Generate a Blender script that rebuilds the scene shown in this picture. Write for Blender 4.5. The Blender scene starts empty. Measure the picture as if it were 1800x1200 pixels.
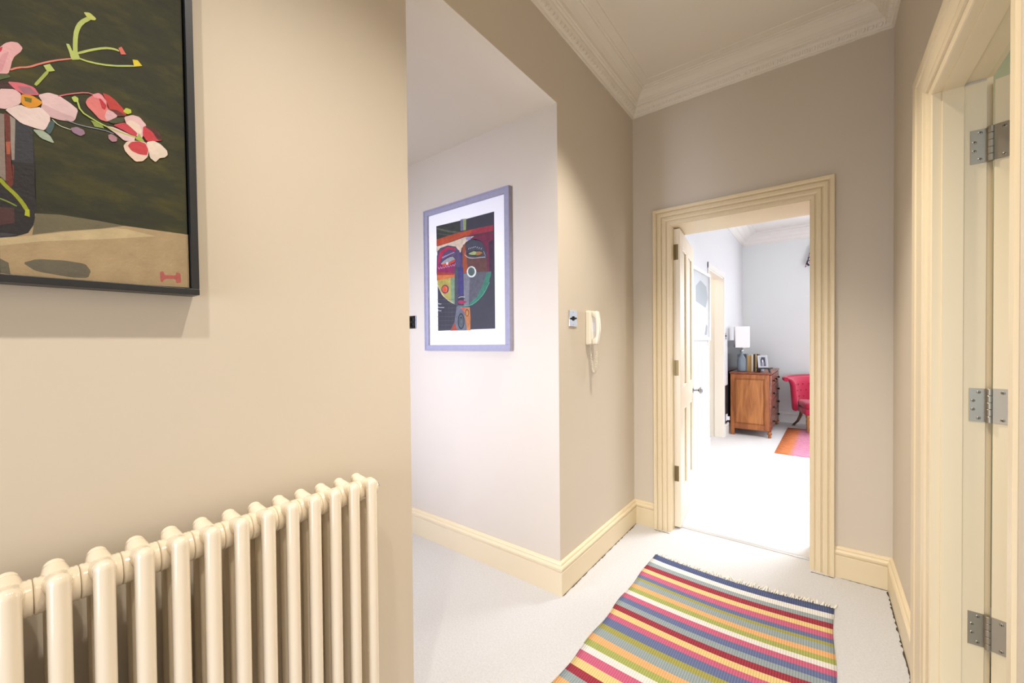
import bpy, bmesh, math, random
from mathutils import Vector, Matrix
R = math.radians
random.seed(7)
S = bpy.context.scene
COL = S.collection
ALLOBJ = []

# ------------------------------------------------------------------ camera
cam_d = bpy.data.cameras.new('camera')
cam = bpy.data.objects.new('camera', cam_d); COL.objects.link(cam)
cam_d.sensor_width = 36.0
cam_d.lens = 709.0 / 1800.0 * 36.0
cam_d.shift_y = 13.1 / 1800.0
cam_d.clip_start = 0.01
YAW, PITCH, ROLL = 0.6527, -0.0129, -0.009
_f = Vector((-math.sin(YAW)*math.cos(PITCH), math.cos(YAW)*math.cos(PITCH), math.sin(PITCH)))
_r = Vector((math.cos(YAW), math.sin(YAW), 0)); _u = _r.cross(_f)
_c, _s = math.cos(ROLL), math.sin(ROLL)
_r2 = _c*_r + _s*_u; _u2 = -_s*_r + _c*_u
M3 = Matrix((_r2, _u2, -_f)).transposed()
cam.matrix_world = Matrix.Translation((0, 0, 1.28)) @ M3.to_4x4()
S.camera = cam

# ------------------------------------------------------------------ world, exposure, lights
S.view_settings.view_transform = 'Standard'
S.view_settings.look = 'None'
S.view_settings.gamma = 1.0
S.view_settings.use_curve_mapping = False
S.view_settings.exposure = 0.0
w = bpy.data.worlds.new('World'); S.world = w; w.use_nodes = True
w.node_tree.nodes['Background'].inputs[0].default_value = (0.75, 0.86, 1.0, 1)
w.node_tree.nodes['Background'].inputs[1].default_value = 1.5

def area(name, loc, target, sx, sy, power, col, spread=180):
    l = bpy.data.lights.new(name, 'AREA'); l.shape = 'RECTANGLE'; l.size = sx; l.size_y = sy
    l.energy = power; l.color = col; l.spread = R(spread)
    o = bpy.data.objects.new(name, l); COL.objects.link(o); o.location = loc
    o.rotation_euler = (Vector(target)-Vector(loc)).to_track_quat('-Z', 'Y').to_euler()
    return o
def spot(name, loc, target, power, col, cone=110, blend=0.6, radius=0.03):
    l = bpy.data.lights.new(name, 'SPOT'); l.energy = power; l.color = col
    l.spot_size = R(cone); l.spot_blend = blend; l.shadow_soft_size = radius
    o = bpy.data.objects.new(name, l); COL.objects.link(o); o.location = loc
    o.rotation_euler = (Vector(target)-Vector(loc)).to_track_quat('-Z', 'Y').to_euler()
    return o
WARM = (1.0, 0.82, 0.60); COOL = (0.84, 0.87, 1.0); NEUT = (1.0, 0.92, 0.815)
for x_, y_, p_, c_ in ((-0.20, -0.25, 66, 112), (-0.20, 0.65, 80, 106), (-0.42, 1.66, 145, 89)):
    spot('downlight_lamp', (x_, y_, 2.97), (x_, y_, 0), p_, NEUT, c_, 0.7)
spot('alcove_lamp', (-1.75, 0.7, 2.47), (-1.75, 0.7, 0), 17, (0.92, 0.93, 1.0), 130, 0.8)
area('alcove_daylight', (-2.0, -1.3, 1.2), (-1.9, 1.7, 1.15), 0.8, 1.5, 20, (0.72, 0.76, 1.0), 60)
area('rear_fill', (-0.38, -1.5, 0.9), (-0.38, 3, 0.0), 1.2, 1.4, 15, (0.80, 0.86, 1.0), 95)  # added cool fill behind the camera, no window modelled there
area('far_window_light', (0.75, 7.6, 1.65), (0.4, 3, 0.5), 1.3, 1.5, 50, (0.90, 0.93, 1.0))
area('far_side_light', (2.9, 5.0, 1.5), (0.2, 7.6, 0.9), 2.0, 1.6, 84, (0.94, 0.95, 1.0))
area('far_ceiling_light', (0.5, 4.4, 2.95), (0.1, 4.0, 0), 0.8, 0.8, 60, (0.94, 0.95, 1.0), 105)
area('passage_light', (-1.65, 5.5, 2.3), (-1.6, 5.6, 0), 0.5, 0.5, 6, (1.0, 0.93, 0.84))
area('side_room_light', (1.6, 2.0, 2.6), (1.2, 2.4, 0), 0.8, 0.8, 16, WARM)

# ------------------------------------------------------------------ materials
def lin(h):
    h = h.lstrip('#'); o = []
    for i in (0, 2, 4):
        v = int(h[i:i+2], 16)/255
        o.append(v/12.92 if v <= .04045 else ((v+.055)/1.055)**2.4)
    return (*o, 1)
MATS = {}
def mat(name, hexc, rough=0.5, metal=0.0, bump=0.0, bscale=60.0, var=0.0, vscale=4.0, **kw):
    if name in MATS: return MATS[name]
    m = bpy.data.materials.new(name); m.use_nodes = True; MATS[name] = m
    nt = m.node_tree; b = nt.nodes['Principled BSDF']; c = lin(hexc)
    b.inputs['Base Color'].default_value = c
    b.inputs['Roughness'].default_value = rough; b.inputs['Metallic'].default_value = metal
    for k, v in kw.items(): b.inputs[k.replace('_', ' ')].default_value = v
    tc = nt.nodes.new('ShaderNodeTexCoord')
    n = nt.nodes.new('ShaderNodeTexNoise'); n.inputs['Scale'].default_value = vscale; n.inputs['Detail'].default_value = 5
    nt.links.new(tc.outputs['Object'], n.inputs['Vector'])
    mx = nt.nodes.new('ShaderNodeMixRGB'); mx.blend_type = 'MIX'
    v = max(var, 0.01)
    mx.inputs[1].default_value = (c[0]*(1-v), c[1]*(1-v), c[2]*(1-v), 1)
    mx.inputs[2].default_value = (min(c[0]*(1+v), 1), min(c[1]*(1+v), 1), min(c[2]*(1+v), 1), 1)
    nt.links.new(n.outputs['Fac'], mx.inputs[0]); nt.links.new(mx.outputs[0], b.inputs['Base Color'])
    if bump:
        n2 = nt.nodes.new('ShaderNodeTexNoise'); n2.inputs['Scale'].default_value = bscale; n2.inputs['Detail'].default_value = 3
        nt.links.new(tc.outputs['Object'], n2.inputs['Vector'])
        bp = nt.nodes.new('ShaderNodeBump'); bp.inputs['Strength'].default_value = bump; bp.inputs['Distance'].default_value = 0.003
        nt.links.new(n2.outputs['Fac'], bp.inputs['Height']); nt.links.new(bp.outputs[0], b.inputs['Normal'])
    return m
WALL = mat('greige_wall_paint', 'd3c8b6', 0.55, bump=0.08, bscale=45, var=0.012)
CEIL = mat('white_ceiling_paint', 'efe7d8', 0.75)
TRIM = mat('cream_gloss_paint', 'e4d3b0', 0.34, var=0.012)
FARW = mat('pale_blue_grey_wall_paint', 'e0e4e3', 0.6, bump=0.05, bscale=40)
FARWHITE = mat('white_wall_paint', 'd9dadc', 0.6, bump=0.03, bscale=40)
FARTRIM = mat('white_gloss_paint', 'e8e6e0', 0.35)
GREEN = mat('sage_green_wall_paint', 'b9bb9c', 0.6)
CREAMW = mat('cream_wall_paint', 'f0e9dc', 0.6)
CARPET = mat('pale_grey_carpet', 'd6d5d5', 0.95, bump=1.0, bscale=420, var=0.17, vscale=130)
CHROME = mat('brushed_steel', 'a8a192', 0.42, 1.0, var=0.05, vscale=9)
POLISH = mat('polished_chrome', 'd8dade', 0.08, 1.0)
BRONZE = mat('antique_brass', '7a6a48', 0.4, 1.0)
BLACK = mat('black_painted_wood', '24262a', 0.4, var=0.05, vscale=30)
VOID = mat('black_shadow_gap_paint', '050506', 0.9)
DIRT_SHADOW = mat('dark_edge_dirt_shadow', '4a4238', 1.0)  # dirt line with the carpet edge shadow put into its dark colour

# ------------------------------------------------------------------ mesh helpers
def box(bm, x0, x1, y0, y1, z0, z1, mi=0):
    v = [bm.verts.new(p) for p in ((x0,y0,z0),(x1,y0,z0),(x1,y1,z0),(x0,y1,z0),(x0,y0,z1),(x1,y0,z1),(x1,y1,z1),(x0,y1,z1))]
    for q in ((0,3,2,1),(4,5,6,7),(0,1,5,4),(1,2,6,5),(2,3,7,6),(3,0,4,7)):
        f = bm.faces.new([v[i] for i in q]); f.material_index = mi
    return v
def lathe(bm, prof, c=(0,0,0), seg=16, axis='Z', mi=0, cap=True, sm=True):
    """prof: list of (r, h) along the axis"""
    rings = []
    for r, h in prof:
        ring = []
        for i in range(seg):
            a = 2*math.pi*i/seg; x, y = r*math.cos(a), r*math.sin(a)
            p = (x, y, h) if axis == 'Z' else ((h, x, y) if axis == 'X' else (y, h, x))
            ring.append(bm.verts.new((c[0]+p[0], c[1]+p[1], c[2]+p[2])))
        rings.append(ring)
    for a, b in zip(rings, rings[1:]):
        for i in range(seg):
            f = bm.faces.new((a[i], a[(i+1) % seg], b[(i+1) % seg], b[i])); f.smooth = sm; f.material_index = mi
    if cap:
        f = bm.faces.new(rings[0][::-1]); f.material_index = mi
        f = bm.faces.new(rings[-1]); f.material_index = mi
def tube(bm, pts, r, seg=8, mi=0, radii=None):
    pts = [Vector(p) for p in pts]; rings = []
    up = Vector((0.13, 0.31, 0.94)).normalized()
    for i, p in enumerate(pts):
        d = (pts[min(i+1, len(pts)-1)] - pts[max(i-1, 0)]).normalized()
        a = d.cross(up)
        if a.length < 1e-4: a = d.orthogonal()
        a.normalize(); b = d.cross(a); rr = radii[i] if radii else r
        rings.append([bm.verts.new(p + a*rr*math.cos(2*math.pi*k/seg) + b*rr*math.sin(2*math.pi*k/seg)) for k in range(seg)])
    for a, b in zip(rings, rings[1:]):
        for i in range(seg):
            f = bm.faces.new((a[i], a[(i+1) % seg], b[(i+1) % seg], b[i])); f.smooth = True; f.material_index = mi
    f = bm.faces.new(rings[0][::-1]); f.material_index = mi
    f = bm.faces.new(rings[-1]); f.material_index = mi
def sweep(bm, path, miters, N, prof, mi=0, closed=True):
    rows = []
    for P, M in zip(path, miters):
        P = Vector(P); M = Vector(M)
        rows.append([bm.verts.new(P + M*u + Vector(N)*t) for u, t in prof])
    n = len(prof)
    for a, b in zip(rows, rows[1:]):
        for i in range(n if closed else n-1):
            f = bm.faces.new((a[i], b[i], b[(i+1) % n], a[(i+1) % n])); f.material_index = mi
    if closed:
        bm.faces.new(rows[0]); bm.faces.new(rows[-1][::-1])
def path_miters(path):
    ns = []
    for a, b in zip(path, path[1:]):
        d = Vector((b[0]-a[0], b[1]-a[1])).normalized(); ns.append(Vector((d.y, -d.x)))
    out = [ns[0]]
    for a, b in zip(ns, ns[1:]): out.append((a+b)/(1+a.dot(b)))
    out.append(ns[-1])
    return [(m.x, m.y, 0) for m in out]
def obj(name, bm, m, parent=None, loc=(0,0,0), bevel=0, subsurf=0, smooth=False):
    bmesh.ops.recalc_face_normals(bm, faces=bm.faces)
    me = bpy.data.meshes.new(name)
    bm.to_mesh(me); bm.free()
    for mm in (m if isinstance(m, (list, tuple)) else [m]): me.materials.append(mm)
    o = bpy.data.objects.new(name, me); COL.objects.link(o); o.location = loc
    if parent: o.parent = parent
    if smooth:
        for p in me.polygons: p.use_smooth = True
    if bevel:
        b = o.modifiers.new('bevel', 'BEVEL'); b.width = bevel; b.segments = 2; b.limit_method = 'ANGLE'; b.angle_limit = R(40)
    if subsurf:
        b = o.modifiers.new('sub', 'SUBSURF'); b.levels = subsurf; b.render_levels = subsurf
    return o
def tag(o, label, cat=None, group=None, kind=None):
    o['label'] = label
    if cat: o['category'] = cat
    if group: o['group'] = group
    if kind: o['kind'] = kind
    return o
def thing(name, loc, label, cat, group=None, rz=0, kind=None):
    o = bpy.data.objects.new(name, None); COL.objects.link(o); o.location = loc; o.rotation_euler = (0, 0, rz)
    o.empty_display_size = 0.1
    return tag(o, label, cat, group, kind)
def boxes(name, m, lst, parent=None, label=None, cat=None, bevel=0, kind='structure', loc=(0,0,0)):
    bm = bmesh.new()
    for b in lst: box(bm, *b[:6], mi=(b[6] if len(b) > 6 else 0))
    o = obj(name, bm, m, parent, loc, bevel)
    if label: tag(o, label, cat, kind=kind)
    return o

# painted shapes: (colour, flat list of plane coordinates in tenths of a millimetre)
FLOWER_ART = [('b39c76',[181,888,553,1064,539,158,170,149],0),('b39c76',[544,1207,1039,1251,1615,1246,2554,1272,2554,199,527,158],0),('6f6850',[551,1214,825,1259,1282,1259,1615,1246,1280,1120,853,989,508,857],0),('c8b48c',[523,848,852,970,1463,1173,1652,1189,2055,1140,1277,930,613,774,177,621,179,744],0),('6a6454',[398,389,547,470,845,494,1095,472,1162,358,1125,228,922,215,529,270],0),('6a6454',[174,421,254,367,272,189,171,198],0),('b8605a',[2097,460,2151,481,2167,408,2336,422,2348,480,2416,475,2424,291,2345,267,2335,351,2170,336,2126,256,2101,295],0),('1e1c22',[168,4400,-900,4400,-1200,3900,-1200,1700,-800,1150,168,1100],0),('1e1c22',[209,2651,273,2679,387,2675,551,2608,563,2179,554,1620,557,1343,526,1020,464,877,335,796,179,746],0),('2e303a',[364,2665,550,2599,546,2025,330,1976],0),('8a7c74',[210,2686,274,2697,264,2248,259,1639,213,1696,194,1707],0),('9a9088',[319,2699,373,2660,351,2011,317,1999],0),('6a2820',[263,2719,319,2708,323,2540,318,2268,318,1945,346,1919,330,1625,295,1543,257,1638,267,2249],0),('b0583c',[269,2267,317,2286,309,2086,275,2073],0),('4a2a2c',[187,1227,330,1246,332,1012,182,942],0),('3c3a44',[180,826,278,829,358,837,243,768,179,755],0),('98a01c',[194,1672,256,1567,334,1482,413,1359,464,1236],52),('7c9038',[189,1360,275,1330,359,1281],22),('b0b820',[446,1259,488,1260,489,1141,435,1155],0),('e8b0b4',[225,3688,300,3820,364,3878,429,3896,474,3840,453,3767,387,3658,359,3562,342,3452,318,3349,219,3303],0),('dc9ca6',[223,3508,272,3634,336,3711,295,3527,255,3346,220,3327],0),('c41e48',[226,3698,271,3744,260,3677,224,3604],0),('d0305a',[230,3968,251,3921,240,3855,228,3838],0),('4c5c34',[219,3303,318,3343,343,3311,218,3197],0),('e08070',[338,3420,423,3505,530,3562,640,3673,796,3811,1010,3961],23),('b8c86a',[1025,3958,1007,4068,969,4187],45),('b8c86a',[1001,4087,1068,4124,1102,4055,1109,3997,1005,3936],0),('b8c86a',[1056,4030,1057,4271,1078,4481,1134,4647,1245,4794],55),('b8c86a',[1080,4087,1237,4231,1415,4371,1532,4421,1608,4425],33),('b8c86a',[1063,4012,1233,4016,1493,4093,1815,4261],28),('c4cc66',[1171,4847,1247,4885,1325,4833,1309,4789,1237,4760,1199,4798],0),('e0cc20',[1790,4366,1862,4393,1924,4319,1809,4246],0),('dc6a60',[1600,4472,1644,4520,1703,4412,1633,4373],0),('b8c86a',[688,3674,759,3738,815,3651,729,3591],0),('a4b454',[733,3597,664,3452,593,3305],36),('3a1a18',[217,3177,341,3230,363,3140,216,3071],0),('d86878',[303,3221,446,3272,579,3267,639,3161,469,3094,378,3137],0),('a06a78',[405,3201,538,3243,611,3168,470,3114],0),('e6c2c4',[216,3067,378,3137,443,3087,434,2929,283,2780,211,2763],0),('e8c6ca',[618,3161,731,3253,845,3259,976,3191,1068,3118,1032,2943,1001,2886,853,2849,738,2854,642,2942,665,3058],0),('d4b0b4',[664,3036,812,2998,1032,2965,1001,2886,853,2849,738,2854,642,2942],0),('ecd6d2',[271,2770,427,2916,519,2897,643,2974,742,2871,740,2775,678,2605,582,2603,435,2619,333,2711],0),('e0940c',[440,3086,550,3124,675,3062,601,2955,506,2897,440,2933],0),('6a6a10',[469,3058,552,3071,545,2998,481,2992],0),('d06a70',[842,3243,963,3338,1178,3470,1264,3467],19),('c8d0b0',[766,2828,837,2752,976,2740],12),('8890a0',[912,2881,1091,2859,1376,2899,1508,2884],14),('a8b8a4',[548,2572,651,2600,734,2549,784,2431,635,2461],0),('40585a',[740,2796,794,2798,778,2684,734,2560,685,2608],0),('9a7a94',[969,2764,1045,2817,1128,2797,1143,2736,1088,2672,998,2699],0),('b08090',[1432,2830,1474,2870,1549,2831,1543,2759,1480,2727,1436,2763],0),('b4c85c',[992,3293,1035,3340,1075,3319,1074,3248,1021,3230],0),('8ea048',[1217,3002,1345,3000,1384,2925,1263,2909],0),('e07a78',[1160,3288,1183,3361,1236,3436,1326,3529,1371,3513,1424,3411,1432,3313,1551,3225,1493,3136,1418,3059,1328,3064,1241,3164,1181,3224],0),('c0342e',[1372,3551,1454,3553,1536,3502,1648,3385,1685,3284,1570,3221,1459,3287,1433,3390],0),('6a2420',[1440,3298,1552,3329,1685,3284,1570,3221],0),('c01e30',[1325,3441,1379,3415,1423,3347,1399,3257,1358,3280],0),('dcb0b8',[1427,3285,1496,3278,1570,3221,1428,3063,1392,3143],0),('ec98a4',[1246,3465,1326,3529,1371,3500,1424,3424,1414,3356,1352,3441,1271,3415],0),('bcc840',[1636,3341,1678,3425,1746,3423,1753,3360,1695,3312],0),('40482c',[1428,3069,1531,3178,1646,3241,1645,3149,1511,3060],0),('e6c0c4',[1646,3241,1764,3332,1863,3336,1963,3218,1909,3021,1877,2901,1798,2976,1682,3113],0),('eed8c8',[1664,3157,1743,3231,1861,3188,1890,3093,1868,3004,1760,3066],0),('e8c8cc',[1390,2977,1510,3002,1797,2936,1776,2848,1639,2808,1545,2888],0),('c83c4c',[1492,3033,1644,3143,1702,3121,1828,3015,1797,2936,1642,2992],0),('c8343f',[1911,3183,2014,3212,2139,3155,2191,3024,2094,2972,1958,2919,1899,3017],0),('4a1a18',[1922,3194,2046,3225,2150,3159,2191,3024,2116,3008,2044,3130],0),('ecd0c0',[1628,2712,1678,2810,1796,2869,1937,2898,1987,2782,1964,2625,1891,2518,1790,2476,1693,2567,1646,2628],0),('c83a44',[1686,2735,1736,2820,1836,2878,1937,2871,1976,2764,1954,2648,1832,2630,1734,2660],0),('ead8c8',[1948,2902,2063,2967,2157,2942,2253,2854,2265,2774,2218,2702,2142,2668,2077,2563,1995,2622,1977,2778],0),('b4c85c',[1059,3274,1095,3103,1249,3027,1393,2975,1611,2937,1839,2934],23),('a4b850',[1797,2896,1848,3023,1922,2899,1856,2886],0),('e6c2c4',[170,3560,-350,3800,-620,3500,-300,3050,170,3060],0),('e8b0b4',[170,4600,-200,4900,-450,4500,-200,4150,170,4050],0)]
FACE_ART = [('3e4038',[96,6710,2245,6661,2236,6051,106,5849],0),('5c6650',[118,6574,1156,6193,2146,5957],104),('56584e',[112,6244,1290,5945],87),('7a7a98',[2237,6719,2472,6711,2462,6026,2235,6042],0),('a8b878',[2464,6712,2722,6687,2678,6013,2454,6028],0),('c4512c',[106,5865,2058,5972,3755,5949,4802,5921,4798,5584,3750,5617,2491,5647,1375,5514,99,5437],0),('a83040',[3261,5946,4802,5921,4798,5584,3546,5622,2920,5637],0),('7a2440',[3087,5517,3992,5576,4797,5510,4768,3175,4280,3230,4296,4451,3986,5096,3542,5319,3170,5395],0),('44243a',[4461,5020,4792,5085,4768,3175,4477,3208],0),('ead2b2',[98,5414,1375,5488,2577,5608,3338,5536,2659,5277,2307,4989,2238,4748,2150,4760,1823,5157,1142,5332,434,5271,92,5057],0),('b0a0c8',[2663,5572,3130,5555,3043,5370,2703,5394],0),('5a4c6c',[113,4823,337,5187,1049,5333,1733,5177,2130,4858,2168,4443,2109,3473,70,3702],0),('c42848',[206,4612,430,5041,1048,5259,1821,5046,1775,4926,1138,5084,666,4860,420,4419,226,4345],0),('96285a',[105,4361,1765,4307,1753,3513,70,3702],0),('a4aca8',[443,4317,896,4519,1544,4640,1744,4406,1125,4262,561,4237],0),('dc4a30',[465,4233,1125,4262,1767,4403,1697,4237,1123,4101,653,4088],0),('1c1a20',[418,4288,896,4535,1499,4646,1789,4415],37),('1c1a20',[465,4216,748,4067,1215,4074,1719,4218],39),('f4e8e0',[949,4301,1149,4292,1123,4150,984,4145],0),('e4b8d8',[590,4577,654,4715,719,4625],31),('e4b8d8',[733,4610,796,4735,861,4651],32),('e4b8d8',[875,4642,937,4754,1002,4677],32),('e4b8d8',[1016,4675,1078,4773,1141,4703],32),('e4b8d8',[1155,4707,1217,4792,1280,4728],33),('e4b8d8',[1294,4739,1355,4811,1418,4754],33),('e4b8d8',[1432,4771,1493,4830,1556,4779],34),('e4b8d8',[1569,4803,1629,4848,1692,4804],35),('e8a8c4',[222,4115,316,3938,438,4072],33),('e8a8c4',[454,4113,546,3944,667,4083],32),('e8a8c4',[682,4111,774,3949,894,4094],32),('e8a8c4',[908,4109,999,3955,1118,4105],32),('e8a8c4',[1132,4107,1222,3960,1340,4116],31),('e8a8c4',[1353,4105,1443,3965,1559,4127],31),('e8a8c4',[1572,4103,1661,3970,1776,4137],31),('464852',[2347,4669,2441,5156,2915,5298,3582,5282,3985,5066,4218,4581,4331,4088,4300,3227,2329,3449],0),('6a4238',[2340,4232,3153,4217,4323,4119,4300,3227,2329,3449],0),('a8502c',[2387,5039,2593,5195,2693,4682,2846,3391,2394,3441],0),('b4c078',[2862,4565,3285,4673,3532,4591,3447,4421,3073,4473],0),('b07838',[3532,4607,3898,4568,4037,4428,3692,4326,3468,4403],0),('18181c',[2692,4605,3243,4701,3898,4583,4057,4425,3651,4326,3072,4458,2713,4592],36),('d8cce4',[2866,4827,2960,4906],43),('d8cce4',[3036,4839,3129,4911],43),('d8cce4',[3204,4851,3296,4916],43),('d8cce4',[3370,4862,3462,4921],44),('d8cce4',[3535,4801,3626,4866],43),('d8cce4',[3698,4740,3788,4811],42),('d8cce4',[3859,4680,3949,4756],41),('e0c8b0',[2583,4542,2859,4333,3279,4246,3732,4230,4213,4194],37),('c8bcd4',[2651,4781,2562,4545],28),('c8bcd4',[4079,4542,4214,4253],30),('4c4478',[2172,4757,2304,4738,2416,3439,2118,3472],0),('453e78',[1989,3897,2425,3843,2433,2173,2009,2141],0),('2c2a44',[1998,3863,2001,2174],33),('2c2a44',[2425,3811,2433,2173],26),('4c4e58',[1709,3931,1989,3897,2010,2207,1954,1548,1674,1633],0),('b8ac54',[87,3645,1702,3466,1674,1666,1151,1887,568,2306,176,2926],0),('d87840',[89,3783,1703,3532,1699,3299,1174,3288,106,3262],0),('a8402c',[89,3800,1179,3658,1703,3532,1654,3454,111,3607],0),('84a078',[1366,3301,1699,3299,1675,1699,1344,1857],0),('5e5e64',[2452,3480,4652,3324,4629,3079,4293,2429,3783,1874,3086,1507,2459,1499],0),('7e7e84',[2451,3415,2980,3421,2864,1522,2460,1515],0),('3c8468',[4304,3302,4652,3277,4461,2724,4039,2106,3437,1644,2953,1467,2955,1645,3527,1957,3961,2585],0),('5cb490',[4502,2720,4081,2103,3524,1702,2997,1481,2369,1521],45),('e4dcb8',[128,3052,569,2323,1152,1904,1674,1666],38),('e8ece0',[3496,3426,3456,3285,3349,3180,3194,3132,3022,3150,2867,3232,2760,3363,2723,3515,2764,3658,2875,3763,3032,3809,3203,3788,3356,3704,3460,3575],0),('56665e',[3375,3456,3347,3351,3271,3272,3162,3236,3041,3249,2931,3310,2856,3406,2831,3518,2859,3625,2937,3703,3047,3738,3168,3724,3276,3662,3350,3567],0),('6a2a60',[1178,2619,1143,2501,1050,2413,916,2370,767,2382,634,2448,541,2553,510,2678,545,2797,641,2886,776,2927,925,2913,1057,2847,1147,2742],0),('dc5a28',[1086,2637,1059,2548,988,2481,885,2449,771,2459,669,2508,599,2588,575,2683,602,2772,674,2839,778,2871,892,2860,993,2810,1062,2730],0),('e8b0a0',[922,2805,1042,2624,916,2431],33),('b0305c',[1982,1844,2190,1863,2464,1803,2711,1734,2370,1613,2002,1677],0),('d8d8dc',[2007,2008,2193,2077,2558,2032],36),('1e1e24',[1960,1946,2374,1921,2556,1934],41),('3c8468',[1954,1581,2550,1509,2549,1428,2000,1495],0),('70747c',[1860,1537,2952,1412,2999,18,1268,49,1657,564],0),('cc8048',[2503,1398,2951,1370,3009,769,2976,25,2709,33,2541,856],0),('d06048',[2184,1451,2549,1395,2499,1087],0),('2a2c34',[2500,579,2469,367,2389,198,2274,106,2147,110,2033,209,1956,385,1930,603,1962,817,2045,986,2161,1076,2288,1070,2400,969,2476,794],0),('5c666c',[2428,582,2404,405,2344,264,2259,187,2164,190,2080,273,2023,419,2005,599,2029,778,2090,920,2176,995,2270,990,2354,907,2410,761],0),('2a2c34',[2337,619,2324,512,2289,428,2241,382,2188,384,2140,433,2108,521,2098,629,2112,736,2146,821,2195,866,2248,864,2295,814,2327,726],0),('687278',[2300,587,2291,502,2267,434,2233,397,2196,398,2164,438,2141,508,2135,594,2144,680,2168,748,2202,785,2239,783,2271,743,2293,673],0),('7a4a20',[2894,1066,2875,968,2827,892,2759,851,2683,855,2615,902,2569,984,2553,1084,2572,1182,2620,1259,2689,1299,2765,1295,2832,1247,2878,1165],0),('d09050',[2831,1053,2819,983,2789,928,2745,899,2698,901,2655,935,2626,993,2616,1064,2628,1135,2658,1190,2702,1219,2750,1216,2793,1182,2821,1124],0),('b04830',[1268,55,1657,530,1885,39],0),('5c5e66',[85,2050,1726,1946],25),('5c5e66',[81,1779,1722,1686],25),('5c5e66',[76,1509,1718,1426],25),('5c5e66',[72,1238,1714,1166],25),('5c5e66',[67,967,1710,906],25),('5c5e66',[63,697,1706,645],25),('5c5e66',[58,425,1560,390],25),('5c5e66',[54,154,1413,132],25),('5c5e66',[270,2451,230,73],17),('5c5e66',[577,2220,542,65],17),('5c5e66',[880,1992,849,56],17),('5c5e66',[1179,1767,1152,48],17),('5c5e66',[1473,1545,1450,40],17),('e8e8ec',[182,1737,249,1839,313,1728,380,1791,444,1719,510,1782],27),('e8e8ec',[178,1512,246,1614,310,1504,376,1567,440,1496,506,1559,570,1488,636,1551,699,1480,764,1543],27),('e8e8ec',[175,1304,242,1407,306,1297,373,1361,437,1289,503,1353],27)]

# ------------------------------------------------------------------ the setting
WX0, WX1, WY = -1.055, 0.295, 2.805          # corridor wall faces
boxes('floor', CARPET, [(-3.3, 3.0, -1.7, 2.915, -0.06, 0)], label='pale carpet of the hallway', cat='floor')
boxes('floor', CARPET, [(-2.3, 3.0, 2.915, 7.8, -0.06, 0.0)], label='pale carpet of the bedroom beyond the doorway', cat='floor')
boxes('trim_1', mat('threshold_strip_metal', 'c9c6c0', 0.35, 0.6), [(-0.795, -0.045, 2.905, 2.935, 0.0, 0.006)], label='thin metal threshold strip in the end doorway', cat='trim', bevel=0.002)
boxes('ceiling', CEIL, [(-1.2, 0.3, -1.7, 2.95, 2.99, 3.05)], label='white hallway ceiling', cat='ceiling')
boxes('ceiling', CEIL, [(-3.3, -1.0565, -1.7, 1.772, 2.491, 2.55)], label='lower white ceiling of the side passage', cat='ceiling')
boxes('wall_left', WALL, [(-1.175, WX0, -1.7, 0.836, 0, 2.99), (-1.175, WX0, 0.836, 1.77, 2.4915, 2.99)], label='beige wall behind the column radiator', cat='wall')
boxes('wall_left', WALL, [(-3.3, WX0, 1.77, 2.96, 0, 2.99)], label='beige wall block between side passage and end wall', cat='wall')
boxes('wall_left', WALL, [(-3.35, -3.2, -1.7, 1.8, 0, 2.55)], label='far wall of the side passage', cat='wall')
boxes('wall_back', WALL, [(-3.3, 0.45, -1.75, -1.65, 0, 2.99)], label='wall behind the camera', cat='wall')
boxes('wall_front', WALL, [(WX0, -0.80, WY, 2.96, 0, 2.99), (-0.045, WX1+0.01, WY, 2.96, 0, 2.99), (-0.80, -0.045, WY, 2.96, 2.066, 2.99)], label='beige end wall with the doorway', cat='wall')
boxes('wall_right', WALL, [(WX1, 0.393, -1.7, 1.1785, 0, 2.99), (WX1, 0.393, 1.821, WY, 0, 2.99), (WX1, 0.393, 1.1785, 1.821, 2.056, 2.99)], label='beige right wall with the side doorway', cat='wall')

# mouldings
CAS = [(0,.004),(.003,.007),(.018,.008),(.021,.003),(.024,.004),(.026,.014),(.034,.018),(.047,.018),(.050,.011),(.053,.011),(.056,.022),(.063,.026),(.077,.026),(.080,.019),(.083,.019),(.086,.032),(.092,.037),(.104,.038),(.107,.034),(.107,0),(0,0)]
def casing(name, P, out, N, prof, label):
    """P: four points up, over and down the opening; out: outward mitre at each"""
    bm = bmesh.new(); sweep(bm, P, out, N, prof)
    return tag(obj(name, bm, TRIM), label, 'trim', kind='structure')
x0, x1, h = -0.80, -0.045, 2.066
casing('trim_2', [(x0,WY,0),(x0,WY,h),(x1,WY,h),(x1,WY,0)], [(-1,0,0),(-1,0,1),(1,0,1),(1,0,0)], (0,-1,0), CAS, 'cream stepped architrave around the end doorway')
# far lining (frame) of the end doorway
boxes('trim_3', [TRIM, FARTRIM], [(x0-.012, x0+.002, WY-.004, 2.868, 0, h), (x1-.002, x1+.012, WY-.004, 3.12, 0, h), (x0-.012, x1+.012, WY-.004, 3.12, h-.004, h+.02),
      (-0.90, x0-.012, 3.10, 3.12, 0, h)], label='cream door lining inside the end doorway', cat='trim')
CAS2 = [(0,-.004),(0,.016),(.003,.019),(.034,.021),(.039,.020),(.042,.026),(.060,.029),(.064,.027),(.068,.030),(.150,.031),(.155,.029),(.160,.034),(.214,.034),(.219,.030),(.219,0),(.02,-.004)]
CAS2H = [(u*.86, t) for u, t in CAS2]
y0, y1, h2 = 1.198, 1.816, 2.048
bm = bmesh.new()
k = .66
sweep(bm, [(WX1,y0-.02,h2),(WX1,y1,h2),(WX1,y1,0)], [(0,0,k),(0,1,k),(0,1,0)], (-1,0,0), CAS2)
box(bm, WX1-.007, WX1+.004, y0-.023, y0+.001, 0, h2-.002)
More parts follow.
